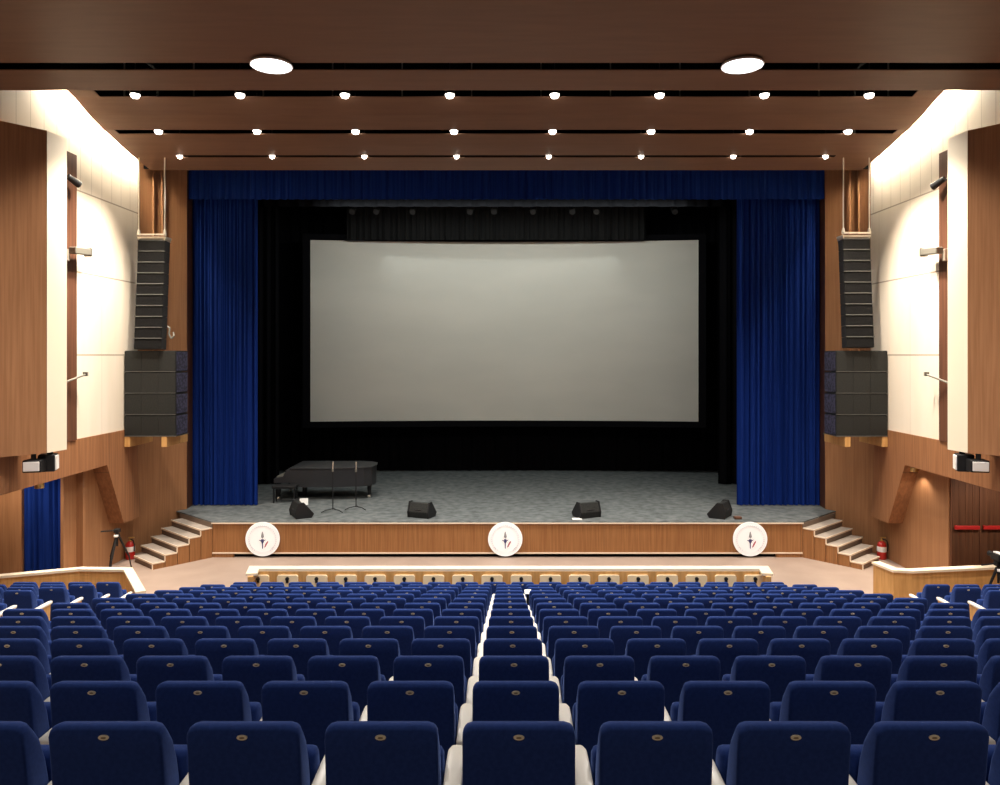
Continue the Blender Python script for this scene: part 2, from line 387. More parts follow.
for s in (-1, 1):
    st = thing('stage_stairs', f'five beige steps leading from the hall floor up to the {SIDE[s]} end of the stage', 'stairs', (s * 8.4, 19.9, 0), 0, 'stairs at the stage ends')
    org = Vector((s * 8.4, 19.9, 0))
    mir = lambda p: Vector((p.x if s < 0 else -p.x + 0.08, p.y))
    T = 0.31
    def slab(mb, k0, k1, t0, t1, za, zb):
        q = [P0 + u * (T * k0) + w * t0, P0 + u * (T * k1) + w * t0, P0 + u * (T * k1) + w * t1, P0 + u * (T * k0) + w * t1]
        q = [mir(a) for a in q]
        mb.add([(a.x - org.x, a.y - org.y, z) for z in (za, zb) for a in q], [(0, 1, 2, 3), (7, 6, 5, 4), (0, 1, 5, 4), (1, 2, 6, 5), (2, 3, 7, 6), (3, 0, 4, 7)])
    for k in range(1, 6):
        zt = SH - SH / 6 * k; ln = [0, 1.75, 1.66, 1.57, 1.46, 1.10][k] - (0.08 if s > 0 else 0)
        mb = MB(); slab(mb, k - 1, k, 0.0, ln, zt - 0.03, zt); stp = mb.build('tread', M['tread'], st)
        mb = MB(); slab(mb, k - 1 + 0.02, k - 0.06, 0.025, ln, 0.0 if k == 5 else zt - 0.187, zt - 0.03); mb.build('riser', M['riser'], stp)
        mb = MB(); slab(mb, k - 0.05, k + 0.03, -0.006, ln, zt - 0.035, zt + 0.006)
        slab(mb, k - 1, k, -0.012, 0.02, zt - 0.025, zt + 0.004); slab(mb, k - 0.04, k + 0.03, -0.012, 0.02, zt - SH / 6, zt)
        tag(mb.build('nosing', M['nosing'], stp), 'pale edge strip of the step')
        if k == 1:
            mb = MB(); slab(mb, -0.05, 0.02, 0.0, 1.9, SH - SH / 6, SH - 0.031); mb.build('riser', M['riser'], st)
    mb = MB()
    for k in range(1, 6): slab(mb, k - 1, k - 0.05, 0.0, 0.03, 0.0, SH - SH / 6 * k - 0.03)
    tag(mb.build('side_panel', M['wood_fascia'], st), 'brown wooden side of the stairs')

# emblems on the fascia
def emblem(x, label):
    e = thing('emblem', label, 'emblem', (x, YF - 0.016, 0.495), 0, 'round emblems on the stage front')
    F = Matrix.Rotation(PI / 2, 4, 'X')
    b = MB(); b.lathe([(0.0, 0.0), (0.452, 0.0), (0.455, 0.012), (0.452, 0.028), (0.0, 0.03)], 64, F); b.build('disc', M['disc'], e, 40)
    y0 = -0.036
    def flat(mb, poly): mb.prism(poly, 'y', y0, -0.026)
    b = MB(); flat(b, [(-0.045, 0.05), (0.045, 0.05), (0.012, 0.2), (-0.012, 0.2)]); flat(b, [(-0.03, 0.06), (0.03, 0.06), (0.0, 0.015)])
    b.build('flame', M['ink_grey'], e)
    b = MB(); flat(b, [(-0.032, 0.0), (0.032, 0.0), (0.04, -0.06), (0.014, -0.11), (0.012, -0.245), (-0.012, -0.245), (-0.014, -0.11), (-0.04, -0.06)])
    flat(b, [(-0.09, -0.01), (-0.04, -0.03), (-0.035, -0.055), (-0.075, -0.04)]); flat(b, [(0.09, -0.0), (0.04, -0.03), (0.035, -0.055), (0.075, -0.03)])
    b.build('torch', M['ink_blue'], e)
    b = MB(); flat(b, [(0.045, -0.22), (0.075, -0.21), (0.15, -0.08), (0.155, -0.045), (0.12, -0.06), (0.075, -0.13)]); b.build('feather', M['ink_red'], e)
    b = MB()
    for i in range(40):
        if 26 < i < 34: continue
        a = 2 * PI * i / 40; c, sn = math.cos(a), math.sin(a); r0, r1, h = 0.345, 0.385, 0.011
        flat(b, [(r0 * c - h * sn, r0 * sn + h * c), (r1 * c - h * sn, r1 * sn + h * c), (r1 * c + h * sn, r1 * sn - h * c), (r0 * c + h * sn, r0 * sn - h * c)])
    for i in range(64):
        a0, a1 = 2 * PI * i / 64, 2 * PI * (i + 1) / 64
        flat(b, [(0.340 * math.cos(a0), 0.340 * math.sin(a0)), (0.347 * math.cos(a0), 0.347 * math.sin(a0)), (0.347 * math.cos(a1), 0.347 * math.sin(a1)), (0.340 * math.cos(a1), 0.340 * math.sin(a1))])
    for k in (-1, 1):
        flat(b, [(k * 0.27, -0.20), (k * 0.285, -0.21), (k * 0.245, -0.26), (k * 0.23, -0.25)])
    b.build('lettering_ring', M['ink_pale'], e)
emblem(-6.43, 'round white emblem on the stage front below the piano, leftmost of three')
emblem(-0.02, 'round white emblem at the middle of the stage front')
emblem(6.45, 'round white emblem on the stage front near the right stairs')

# curtains
def drape(name, label, cat, x0, x1, y, z0, z1, folds, amp, m, seed, group=None):
    b = MB(); b.sheet(x0, x1, z0, z1, folds, amp, At(0, y, 0), seed=seed, nx=folds * 12)
    return tag(b.build(name, m, smooth=70), label, cat, group)
drape('stage_curtain', 'tall blue velvet curtain gathered at the left side of the stage opening', 'curtain', -9.2, -7.30, 22.0, SH + 0.02, 11.4, 13, 0.07, M['curtain'], 11, 'blue stage curtains')
drape('stage_curtain', 'tall blue velvet curtain gathered at the right side of the stage opening', 'curtain', 6.78, 9.22, 22.0, SH + 0.02, 11.4, 15, 0.07, M['curtain'], 12, 'blue stage curtains')
drape('valance', 'dark blue pleated valance across the top of the stage opening', 'curtain', -9.2, 9.22, 21.62, 9.85, 11.4, 74, 0.04, M['curtain'], 13)
drape('black_leg_curtain', 'black masking drape hanging beside the screen, behind the piano', 'curtain', -10.6, -7.75, 25.6, SH + 0.02, 12.4, 9, 0.06, M['black_cloth'], 14, 'black masking drapes')
drape('black_leg_curtain', 'black masking drape hanging beside the screen on the right', 'curtain', 7.25, 10.6, 25.6, SH + 0.02, 12.4, 9, 0.06, M['black_cloth'], 15, 'black masking drapes')
drape('black_backdrop', 'wide black cloth backdrop closing the rear of the stage behind the screen', 'curtain', -10.6, 10.6, 28.6, SH + 0.02, 12.6, 50, 0.05, M['black_cloth'], 16)
drape('black_border_curtain', 'black border cloth hanging just behind the blue valance', 'curtain', -10.5, 10.5, 23.2, 9.95, 12.6, 40, 0.05, M['black_cloth'], 17)
drape('charcoal_border_curtain', 'charcoal pleated border cloth just above the projection screen', 'curtain', -5.7, 5.0, 26.86, 9.485, 12.4, 44, 0.05, M['grey_cloth'], 18)

# curved screen
def curved(mb, x0, x1, z0, z1, yo, th, n=28):
    f = lambda x: 27.47 - 0.47 * (x / 7.0) ** 2 + yo
    vs, fs = [], []
    for i in range(n + 1):
        x = x0 + (x1 - x0) * i / n
        vs += [(x, f(x), z0), (x, f(x), z1), (x, f(x) + th, z0), (x, f(x) + th, z1)]
    for i in range(n):
        a, c = 4 * i, 4 * (i + 1)
        fs += [(a, c, c + 1, a + 1), (a + 2, a + 3, c + 3, c + 2), (a, a + 2, c + 2, c), (a + 1, c + 1, c + 3, a + 3)]
    fs += [(0, 1, 3, 2), (4 * n, 4 * n + 2, 4 * n + 3, 4 * n + 1)]
    mb.add(vs, fs)
b = MB(); curved(b, -7.04, 6.93, 2.96, 9.5, 0, 0.01)
sc = tag(b.build('projection_screen', M['screen'], smooth=30), 'large curved cream projection screen hanging at the rear of the stage', 'screen')
b = MB()
for (x0, x1, z0, z1) in ((-7.3, 7.19, 9.5, 9.72), (-7.3, 7.19, 2.74, 2.96), (-7.3, -7.04, 2.96, 9.5), (6.93, 7.19, 2.96, 9.5)): curved(b, x0, x1, z0, z1, -0.03, 0.12)
for x in (-6.5, -2.2, 2.2, 6.4): b.box((x, 27.6, 11.2), (0.03, 0.03, 3.2))
tag(b.build('frame', M['black_cloth'], sc), 'black cloth frame with hanging lines')

# lighting pipe in the flies
pp = MB(); pp.tube([(-8.5, 25.0, 10.35), (8.5, 25.0, 10.35)], 0.03)
for x in (-8, -3, 3, 8): pp.tube([(x, 25.0, 10.35), (x, 25.0, 12.9)], 0.012)
tag(pp.build('lighting_pipe', M['black']), 'black lighting pipe hanging above the stage in the dark', 'pipe')
LX = [-5.1, -4.3, -3.1, -1.2, -0.4, 0.9, 2.2, 3.0, 5.6]
for i, x in enumerate(LX):
    t = thing('stage_spotlight', f'small dark stage lantern on the pipe above the screen, {ORD[i + 1]} from the left', 'spotlight', (x, 25.0, 10.35), 0, 'lanterns on the stage pipe')
    b = MB(); b.cyl((0, 0.06, -0.12), (0, -0.16, -0.25), 0.085, 0.10, 14); b.build('housing', M['grille'], t, 40)
    b = MB(); b.cyl((0, -0.162, -0.251), (0, -0.168, -0.255), 0.075, 0.075, 14); tag(b.build('lens', M['black'], t), 'dark glass lens')
    b = MB(); b.tube([(0, 0, 0.03), (0, 0, -0.05)], 0.03); b.tube([(-0.11, 0, -0.17), (-0.11, 0, -0.05), (0.11, 0, -0.05), (0.11, 0, -0.17)], 0.01); b.build('yoke', M['black'], t)

# ------------------------------------------------------------------ loudspeakers
for s in (-1, 1):
    nm = SIDE[s]
    cx = s * 9.02; W, H, D = 1.30, 0.54, 0.72; yf = 19.0
    for k in range(4):
        pos = ['lowest', 'second from bottom', 'third from bottom', 'topmost'][k]
        t = thing('subwoofer', f'dark grey bass loudspeaker, {pos} of the stack of four beside the {nm} wall', 'loudspeaker', (cx, yf, 3.30 + k * 0.544), 0, 'stacked bass loudspeakers')
        b = MB(); b.box((0, D / 2 + 0.02, H / 2), (W, D - 0.04, H - 0.004), bev=0.008); b.build('cabinet', M['black'], t)
        b = MB(); b.box((0, 0.012, H / 2), (W - 0.01, 0.025, H - 0.035), bev=0.006)
        for q in (-1, 1): b.box((q * W / 6, -0.002, H / 2), (0.012, 0.01, H - 0.04))
        tag(b.build('grille', M['grille'], t), 'dark mesh grille')
        b = MB(); b.box((-s * W / 2, D / 2 + 0.02, H / 2), (0.012, D - 0.08, H - 0.06)); tag(b.build('side_vent', M['vent'], t), 'speckled vented side')
        b = MB(); b.box((0, 0.006, 0.007), (W, 0.03, 0.014)); tag(b.build('edge_rail', M['seam'], t), 'grey edge rail')
    t = thing('speaker_bracket', f'wooden and steel bracket carrying the bass loudspeaker stack on the {nm} wall', 'bracket', (cx, yf, 3.30), 0, 'loudspeaker brackets')
    for q in (-0.58, 0.36):
        xx = q if s < 0 else -q
        b = MB(); b.box((xx, 0.62, -0.14), (0.14, 1.24, 0.26), bev=0.005); tag(b.build('beam', M['wood_light'], t), 'pale wooden beam end')
    b = MB(); b.box((0, 0.4, -0.006), (W, 0.8, 0.012)); b.build('plate', M['grey_metal'], t)
    # line array
    Yt = 19.1; zt = 8.40 if s < 0 else 8.44
    ax = -9.02 if s < 0 else 8.92
    t = thing('line_array', f'tall hanging column of ten black line loudspeakers near the {nm} cream wall', 'loudspeaker', (ax, Yt, zt), 0, 'hanging line arrays')
    y, z = 0.0, -0.12
    for k in range(10):
        a = -math.radians(1.5 + 0.55 * k)
        h = 0.278
        R = Matrix.Translation((0, y, z)) @ Matrix.Rotation(-math.radians(4), 4, 'X')
        b = MB(); b.prism([(0.0, -0.001), (0.26, -0.004), (0.26, -h + 0.006), (0.0, -h + 0.004)], 'x', -0.35, 0.35, R, bev=0.008, seg=1)
        cb = b.build('cabinet', M['black'], t)
        b = MB(); b.box((0, -0.008, -h / 2), (0.68, 0.02, h - 0.03), R); b.build('grille', M['array_grille'], cb)
        b = MB(); b.box((0, -0.018, -0.004), (0.70, 0.04, 0.018), R); tag(b.build('edge_rail', M['seam'], cb), 'grey edge rail')
        z -= h * math.cos(a); y -= 0.022
    b = MB(); b.box((0, 0.15, -0.05), (0.72, 0.36, 0.05)); b.box((0, -0.06, 0.02), (0.70, 0.04, 0.04)); b.box((0.33, 0.15, -0.09), (0.03, 0.34, 0.08)); b.box((-0.33, 0.15, -0.09), (0.03, 0.34, 0.08))
    tag(b.build('rigging_frame', M['metal'], t), 'pale metal top frame')
    for q in (-0.33, 0.33):
        b = MB(); b.tube([(q, 0.0, 0.0), (q, 0.0, cz(19.1) - zt)], 0.017); b.lathe([(0.04, 0.0), (0.045, 0.05), (0.03, 0.14), (0.01, 0.16)], 12, Matrix.Translation((q, 0, 0)))
        tag(b.build('suspension_rod', M['metal'], t), 'pale steel suspension rod')
    if s < 0:
        b = MB(); b.tube([(0.34, 0.1, -2.3), (0.42, 0.1, -2.36), (0.40, 0.08, -2.5), (0.46, 0.08, -2.62), (0.52, 0.1, -2.56), (0.46, 0.2, -2.46)], 0.022)
        tag(b.build('cable', M['grey_metal'], t), 'loop of grey cable')

# wall fixtures beside the baffles
for s in (-1, 1):
    nm = SIDE[s]
    t = thing('wall_spotlight', f'small black spotlight on the dark strip high on the {nm} wall', 'spotlight', (s * 9.6, 16.3, 0), 0, 'wall spotlights')
    z = 9.15 if s < 0 else 9.1
    b = MB(); b.tube([(s * 0.05, 0, z - 0.3), (s * 0.05, 0, z + 0.1), (-s * 0.08, 0.1, z + 0.05)], 0.02); b.build('bracket', M['black'], t)
    b = MB(); b.cyl((-s * 0.06, 0.02, z + 0.10), (-s * 0.18, 0.26, z - 0.03), 0.06, 0.08, 16); b.build('housing', M['black'], t, 40)
    b = MB(); b.cyl((-s * 0.18, 0.261, z - 0.031), (-s * 0.183, 0.267, z - 0.033), 0.07, 0.07, 16); b.build('lens', M['grey_metal'], t)
    t = thing('wall_camera', f'grey box on a short bracket mounted on the dark strip of the {nm} wall', 'camera', (s * 9.55, 16.3, 7.62), 0, 'grey wall boxes')
    b = MB(); b.box((-s * 0.10, 0.35, 0.02), (0.16, 0.62, 0.15), Matrix.Rotation(math.radians(4), 4, 'X'), bev=0.02); b.build('housing', M['grey_metal'], t)
    b = MB(); b.box((s * 0.07, 0.05, -0.08), (0.18, 0.10, 0.26), bev=0.01); b.build('bracket', M['metal'], t)
    b = MB(); b.box((-s * 0.10, 0.67, 0.06), (0.17, 0.05, 0.19)); b.build('hood', M['grey_metal'], t)
    t = thing('wall_bracket', f'thin metal arm sticking out from the dark strip low on the {nm} wall', 'bracket', (s * 9.6, 16.0, 4.70), 0, 'thin wall arms')
    b = MB(); b.tube([(s * 0.05, 0.1, 0.0), (-s * 0.12, 0.9, 0.22)], 0.024); b.build('rod', M['grey_metal'], t)
    b = MB(); b.box((-s * 0.12, 0.91, 0.23), (0.1, 0.05, 0.09)); b.build('clip', M['grey_metal'], t)
    # fixtures under the baffle
    for i, (dx, dy, dz, ang, sz, lab) in enumerate((
            (9.18, 14.5, 3.20, 12, (0.33, 0.24), 'pale faced black floodlight hanging under the {} wooden panel, the one facing the seats'),
            (8.98, 15.0, 3.22, 62, (0.30, 0.34), 'pale faced black floodlight hanging under the {} wooden panel, the one turned to the stage'))):
        t = thing('floodlight', lab.format(nm), 'floodlight', (s * dx, dy, dz), 0, 'floodlights under the wooden panels')
        R = Rz(math.radians(ang) * -s) if i == 0 else Rz(math.radians(90 + 20) * -s)
        wdt, hgt = sz
        b = MB(); b.box((0, 0.16, 0.0), (wdt, 0.3, hgt), R, bev=0.02); b.build('housing', M['black'], t)
        b = MB(); b.box((0, -0.0, 0.0), (wdt - 0.05, 0.03, hgt - 0.06), R, bev=0.006); tag(b.build('front_panel', M['white_paint'], t), 'pale front panel')
        b = MB(); b.box((0, 0.12, hgt / 2 + 0.05), (0.06, 0.1, 0.14), R); b.build('bracket', M['black'], t)
# brass lamps under the wooden band
for s in (-1, 1):
    y = 15.75 if s < 0 else 18.0
    t = thing('downlight', 'small brass lamp under the wooden band by the blue doorway curtain' if s < 0 else 'small lit brass lamp under the wooden band by the right doors', 'lamp', (s * 9.80, y, 2.665), 0, 'lamps under the wooden bands')
    b = MB(); b.lathe([(0.09, 0.0), (0.09, -0.10), (0.065, -0.105), (0.06, -0.02), (0.0, -0.015)], 20); b.build('rim', M['brass'], t, 40)
    b = MB(); b.lathe([(0.055, -0.03), (0.05, -0.07), (0.0, -0.08)], 16); b.build('bulb', M['lamp_disc'], t, 40)

# ------------------------------------------------------------------ ceiling lamps
PXA = [136, 240, 345, 450, 556, 660, 764, 871]; PXB = [159, 258, 357, 453, 551, 650, 747, 848]; PXC = [180, 273, 365, 455, 548, 641, 732, 826]
rows = [('front', 16.22, 10.99, -8.02, 2.268, 0.11), ('middle', 17.74, 10.66, -8.22, 2.33, 0.10), ('rear', 19.04, 10.42, -8.28, 2.342, 0.075)]
proto = None
def lamp_proto(r):
    t = thing('slot_lamp', 'x', 'lamp')
    b = MB(); b.lathe([(r * 0.6, 0.22), (r * 0.95, 0.18), (r * 1.05, 0.0), (r * 0.92, 0.0), (r * 0.8, 0.12), (0.0, 0.15)], 20); b.build('housing', M['black'], t, 40)
    b = MB(); b.lathe([(r * 0.9, 0.03), (r * 0.88, -0.02), (r * 0.62, -0.065), (0.0, -0.085)], 20); tag(b.build('bulb', M['lamp'], t, 40), 'glowing white bulb')
    b = MB(); b.tube([(0, 0, 0.2), (0, 0, 0.9)], 0.012); b.build('stem', M['black'], t)
    return t
for rn, y, z, xa, dx, r in rows:
    t0 = lamp_proto(r)
    for i in range(8):
        o = t0 if i == 0 else dup(t0)
        o.location = (xa + dx * i, y, z)
        o['label'] = f'small glowing lamp in the {rn} ceiling slot before the stage, {ORD[i + 1]} from the left'
        o['group'] = f'lamps in the {rn} ceiling slot'
for x, lb in ((-3.90, 'large glowing disc lamp at the edge of the big brown ceiling, left one'), (3.93, 'large glowing disc lamp at the edge of the big brown ceiling, right one')):
    t = thing('disc_downlight', lb, 'lamp', (x, 12.47, 10.17), 0, 'large disc lamps')
    b = MB(); b.lathe([(0.33, 0.035), (0.35, 0.0), (0.335, -0.015), (0.32, 0.0), (0.0, 0.015)], 32); b.build('rim', M['white_paint'], t, 40)
    b = MB(); b.lathe([(0.322, -0.0), (0.31, -0.01), (0.2, -0.028), (0.0, -0.033)], 32); tag(b.build('diffuser', M['lamp_disc'], t, 40), 'glowing white diffuser')
# small hooks of the front slot
b = MB(); b.box((0, 16.9, 11.75), (17.6, 0.05, 0.05))
for i in range(12): b.box((-8.6 + i * 1.565, 16.9, 11.9), (0.03, 0.03, 2.0))
struct(b.build('ceiling_hangers', M['grey_metal']))

# ------------------------------------------------------------------ barriers
def cap_poly(mb, pts, half, z0, z1):
    """A wall along a plan polyline with mitred corners."""
    n = len(pts); L, R = [], []
    for i, p in enumerate(pts):
        p = Vector(p)
        d0 = (p - Vector(pts[i - 1])).normalized() if i else None
        d1 = (Vector(pts[i + 1]) - p).normalized() if i < n - 1 else None
        d = (d0 + d1).normalized() if d0 and d1 else (d0 or d1)
        nn = Vector((-d.y, d.x)); k = half / max(0.5, nn.dot(Vector((-(d1 or d0).y, (d1 or d0).x))))
        L.append(p + nn * k); R.append(p - nn * k)
    for i in range(n - 1):
        q = [L[i], L[i + 1], R[i + 1], R[i]]
        mb.add([(a.x, a.y, z) for z in (z0, z1) for a in q], [(0, 1, 2, 3), (7, 6, 5, 4), (0, 1, 5, 4), (1, 2, 6, 5), (2, 3, 7, 6), (3, 0, 4, 7)])
def barrier(pts, zt, hp, hc, label, ct=0.05, group='wooden barriers', sh=(0, 0)):
    p0 = Vector(pts[0]); t = thing('barrier', label, 'barrier', (p0.x, p0.y, 0), 0, group)
    loc = [(p[0] - p0.x, p[1] - p0.y) for p in pts]
    b = MB(); cap_poly(b, loc, hp, 0.0, zt - ct); b.build('panel', M['wood_light'], t)
    lc = [(p[0] + sh[0], p[1] + sh[1]) for p in loc]
    b = MB(); cap_poly(b, lc, hc, zt - ct, zt); tag(b.build('cap', M['wood_cap'], t), 'pale wooden top rail')
    return t
barrier([(-11.3, 15.3), (-10.4, 15.62), (-9.14, 16.1), (-8.09, 16.05), (-7.06, 14.5)], 0.79, 0.05, 0.09, 'wooden barrier with pale top rail before the side seats under the blue doorway curtain')
barrier([(8.18, 16.6), (8.3, 16.02), (8.6, 15.96), (10.7, 16.27), (11.5, 16.36)], 0.79, 0.06, 0.10, 'wooden barrier with pale top rail before the side seats near the brown doors')
fb = barrier([(-5.08, 14.9), (-5.17, 15.33), (5.29, 15.33), (5.22, 14.9)], 1.0, 0.05, 0.11, 'long low wooden barrier with folding trays before the front row', sh=(0, 0.07))
org = fb.location
for i in range(18):
    x = (258.7 + 29.17 * i - 506) * 15.27 / 750
    b = MB(); rc = 0.045
    rr = [(cx + rc * math.cos(a), cz_ + rc * math.sin(a)) for cx, cz_, a0 in ((0.215 - rc, 0.885 - rc, 0), (-0.215 + rc, 0.885 - rc, PI / 2), (-0.215 + rc, 0.655 + rc, PI), (0.215 - rc, 0.655 + rc, 1.5 * PI)) for a in [a0 + PI / 8 * q for q in range(5)]]
    b.prism([(x - org.x + px, pz) for px, pz in rr], 'y', 15.235 - org.y, 15.285 - org.y); tr = tag(b.build('tray', M['tray'], fb), 'cream folding tray')
    b = MB(); b.lathe([(0.0, 0.0), (0.038, 0.0), (0.038, 0.03), (0.0, 0.035)], 14, Matrix.Translation((x - org.x, 15.235 - org.y, 0.815)) @ Matrix.Rotation(PI / 2, 4, 'X'))
    b.box((x - org.x, 15.225 - org.y, 0.77), (0.05, 0.02, 0.07)); tag(b.build('latch', M['black'], tr), 'black latch')

# ------------------------------------------------------------------ seats
def seat_proto():
    t = thing('theatre_seat', 'x', 'seat')
    W = 0.440
    prof = [(0.0, 0.980), (0.006, 0.994), (0.022, 1.0), (0.055, 0.994), (0.085, 0.955), (0.12, 0.90), (0.155, 0.80), (0.177, 0.70), (0.190, 0.58), (0.195, 0.46), (0.17, 0.40), (0.11, 0.38), (0.075, 0.41), (0.055, 0.52), (0.030, 0.72), (0.010, 0.90)]
    cy = lambda z: 0.045 + 0.075 * min(1.0, max(0.0, (0.98 - z) / 0.45))
    b = MB(); r, e = 0.042, 0.016; dd = [0.0, 0.003, 0.009, 0.018, 0.042]
    xs = [(-W / 2 + d, d) for d in dd] + [(W / 2 - d, d) for d in reversed(dd)]
    vs, fs = [], []; n = len(prof)
    for x, d in xs:
        dr = r - math.sqrt(max(0, r * r - (r - d) ** 2)); q = min(d, e); ins = e - math.sqrt(max(0, e * e - (e - q) ** 2))
        for (y, z) in prof:
            c = cy(z); y2 = y + max(-ins, min(ins, c - y))
            sh = max(0.0, min(1.0, (z - 0.70) / 0.28)); zz = z - dr * sh * sh + (0.02 if z < 0.5 else 0) * (1 if d < 0.01 else 0)
            vs.append((x * (1.0 + 0.03 * (0.95 - z)), y2, zz - 0.014))
    for k in range(len(xs) - 1):
        for m in range(n): fs.append((k * n + m, k * n + (m + 1) % n, (k + 1) * n + (m + 1) % n, (k + 1) * n + m))
    fs += [tuple(range(n)), tuple(range((len(xs) - 1) * n, len(xs) * n))]
    b.add(vs, fs)
    bk = b.build('backrest', M['blue'], t, 75)
    b = MB(); b.prism([(0.24, 0.44), (0.34, 0.43), (0.37, 0.60), (0.33, 0.755), (0.24, 0.765), (0.215, 0.60)], 'x', -0.222, 0.222, bev=0.03, seg=2)
    b.build('cushion', M['blue'], t, 50)
    b = MB(); P = [(0.021 * math.cos(2 * PI * i / 20), 0.0105 * math.sin(2 * PI * i / 20)) for i in range(20)]
    Tb = Matrix.Translation((0, 0.0065, 0.943)) @ Matrix.Rotation(math.radians(6.5), 4, 'X')
    b.prism(P, 'y', -0.008, 0.010, Tb); bd = tag(b.build('badge', M['gold'], t), 'small oval gold number badge')
    b = MB(); b.prism([(x * 0.5, z * 0.35) for x, z in P], 'y', -0.0095, 0.0, Tb); b.build('badge_mark', M['badge_mark'], bd)
    def arm(x):
        b = MB(); b.prism([(-0.036, 0.03), (0.036, 0.03), (0.040, 0.30), (0.038, 0.41), (0.022, 0.45), (-0.022, 0.45), (-0.038, 0.41), (-0.040, 0.30)], 'z', 0.645, 0.685, Matrix.Translation((x, 0, 0)), bev=0.010, seg=2)
        tag(b.build('armrest', M['arm'], t, 50), 'cream armrest')
        b = MB(); b.prism([(0.14, 0.0), (0.42, 0.0), (0.40, 0.08), (0.36, 0.14), (0.40, 0.645), (0.10, 0.645), (0.20, 0.14)], 'x', x - 0.02, x + 0.02); tag(b.build('side_panel', M['wood_light'], t), 'wooden side panel')
    arm(-0.2675)
    b = MB(); b.box((0, 0.20, 0.40), (0.43, 0.05, 0.05)); b.build('seat_rail', M['black'], t)
    return t, arm
seat, _arm = seat_proto()
seat_end, arm2 = seat_proto()
_saved = seat_end
def arm_on(t, x):
    b = MB(); b.prism([(-0.036, 0.03), (0.036, 0.03), (0.040, 0.30), (0.038, 0.41), (0.022, 0.45), (-0.022, 0.45), (-0.038, 0.41), (-0.040, 0.30)], 'z', 0.645, 0.685, Matrix.Translation((x, 0, 0)), bev=0.010, seg=2)
    tag(b.build('armrest', M['arm'], t, 50), 'cream armrest')
    b = MB(); b.prism([(0.14, 0.0), (0.42, 0.0), (0.40, 0.08), (0.36, 0.14), (0.40, 0.645), (0.10, 0.645), (0.20, 0.14)], 'x', x - 0.02, x + 0.02); tag(b.build('side_panel', M['wood_light'], t), 'wooden side panel')
arm_on(seat_end, 0.2675)
used = {'n': False, 'e': False}
def place(x, n, label, group, end=False):
    src = seat_end if end else seat; key = 'e' if end else 'n'
    if used[key]: o = dup(src)
    else: o = src; used[key] = True
    o.location = (x, row_y(n), row_z(n)); o['label'] = label; o['group'] = group
ROWN = {1: 'nearest row', 2: 'second nearest row'}
for k in range(3, 13): ROWN[k] = f'{ORD[k]} row from the camera'
ROWN[13] = 'second row from the barrier'; ROWN[14] = 'front row at the barrier'
EXT = {1: (-4, 4), 2: (-5, 5), 3: (-6, 6), 4: (-7, 7), 5: (-8, 8), 6: (-9, 9)}
PITCH = 0.5355; XC = 0.05
for n in range(1, 14):
    a, c = EXT.get(n, (-10, 10))
    for k in range(a, c + 1):
        col = 'on the centre line' if k == 0 else f'{ORD[abs(k)]} {"left" if k < 0 else "right"} of the centre seat'
        place(XC + PITCH * k, n, f'blue tip-up seat, {ROWN[n]}, {col}', 'blue seats of the centre block', end=(k == 10))
for i in range(20):
    k = i - 9.5
    col = f'{ORD[int(abs(k) + 0.5)]} seat {"left" if k < 0 else "right"} of the middle'
    place(XC + PITCH * k, 14, f'blue tip-up seat, {ROWN[14]}, {col}', 'blue seats of the centre block', end=(i == 19))
# side blocks beyond the aisles
for s in (-1, 1):
    x0 = -7.67 if s < 0 else 7.80
    for n, cnt in ((10, 1), (11, 2), (12, 3), (13, 4), (14, 4)):
        if s > 0 and n == 14: continue
        for k in range(cnt):
            x = x0 + s * PITCH * k
            col = 'at the aisle' if k == 0 else f'{ORD[k + 1]} from the aisle'
            rn = {10: 'fifth', 11: 'fourth', 12: 'third', 13: 'second', 14: 'first'}[n]
            place(x, n, f'blue seat of the {SIDE[s]} side block, {rn} row behind its barrier, {col}', f'blue seats of the {SIDE[s]} side block', end=(s < 0 and k == 0))
# a white tablet left on an armrest
t = thing('writing_tablet', 'small white writing tablet raised beside the seats near the centre line', 'tablet', (0.35, row_y(11) + 0.22, row_z(11) + 0.687))
b = MB(); b.box((0, 0, 0.10), (0.05, 0.05, 0.20), bev=0.01); b.build('stem', M['black'], t)
b = MB(); b.box((0, 0, 0.21), (0.11, 0.20, 0.02), bev=0.006); b.build('top', M['white_paint'], t)

# ------------------------------------------------------------------ piano
t = thing('grand_piano', 'black grand piano with closed lid on the stage in front of the black drapes', 'piano', (-5.55, 23.5, SH))
def curve_outline():
    # plan: keyboard end at x=-1, tail at x=+1.45; the bent treble side faces the hall (-y)
    pts = [(-1.0, 0.75), (-1.0, -0.72), (-0.3, -0.74), (0.1, -0.70), (0.45, -0.52), (0.75, -0.34), (1.05, -0.26), (1.3, -0.20), (1.44, -0.04), (1.47, 0.2), (1.42, 0.48), (1.25, 0.66), (0.9, 0.74)]
    return pts
OUT = curve_outline()
OUT = [(-1.0, 0.75), (-1.0, -0.74), (-0.3, -0.77), (0.3, -0.74), (0.8, -0.66), (1.2, -0.58), (1.42, -0.42), (1.48, 0.0), (1.42, 0.45), (1.2, 0.68), (0.8, 0.75)]
b = MB(); b.prism(OUT, 'z', 0.40, 0.95); b.build('case', M['piano'], t)
b = MB(); b.prism([(x * 1.02, y * 1.03) for x, y in OUT], 'z', 0.955, 0.99, bev=0.01); b.build('lid', M['piano'], t)
b = MB(); b.prism([(-1.5, 0.52), (-1.0, 0.52), (-1.0, 0.93), (-1.12, 0.93), (-1.22, 0.72), (-1.5, 0.66)], 'y', -0.74, 0.74, bev=0.01); kb = b.build('keyboard_case', M['piano'], t)
b = MB(); b.box((-1.36, 0, 0.70), (0.16, 1.25, 0.03)); b.build('keys', M['grey_metal'], kb)
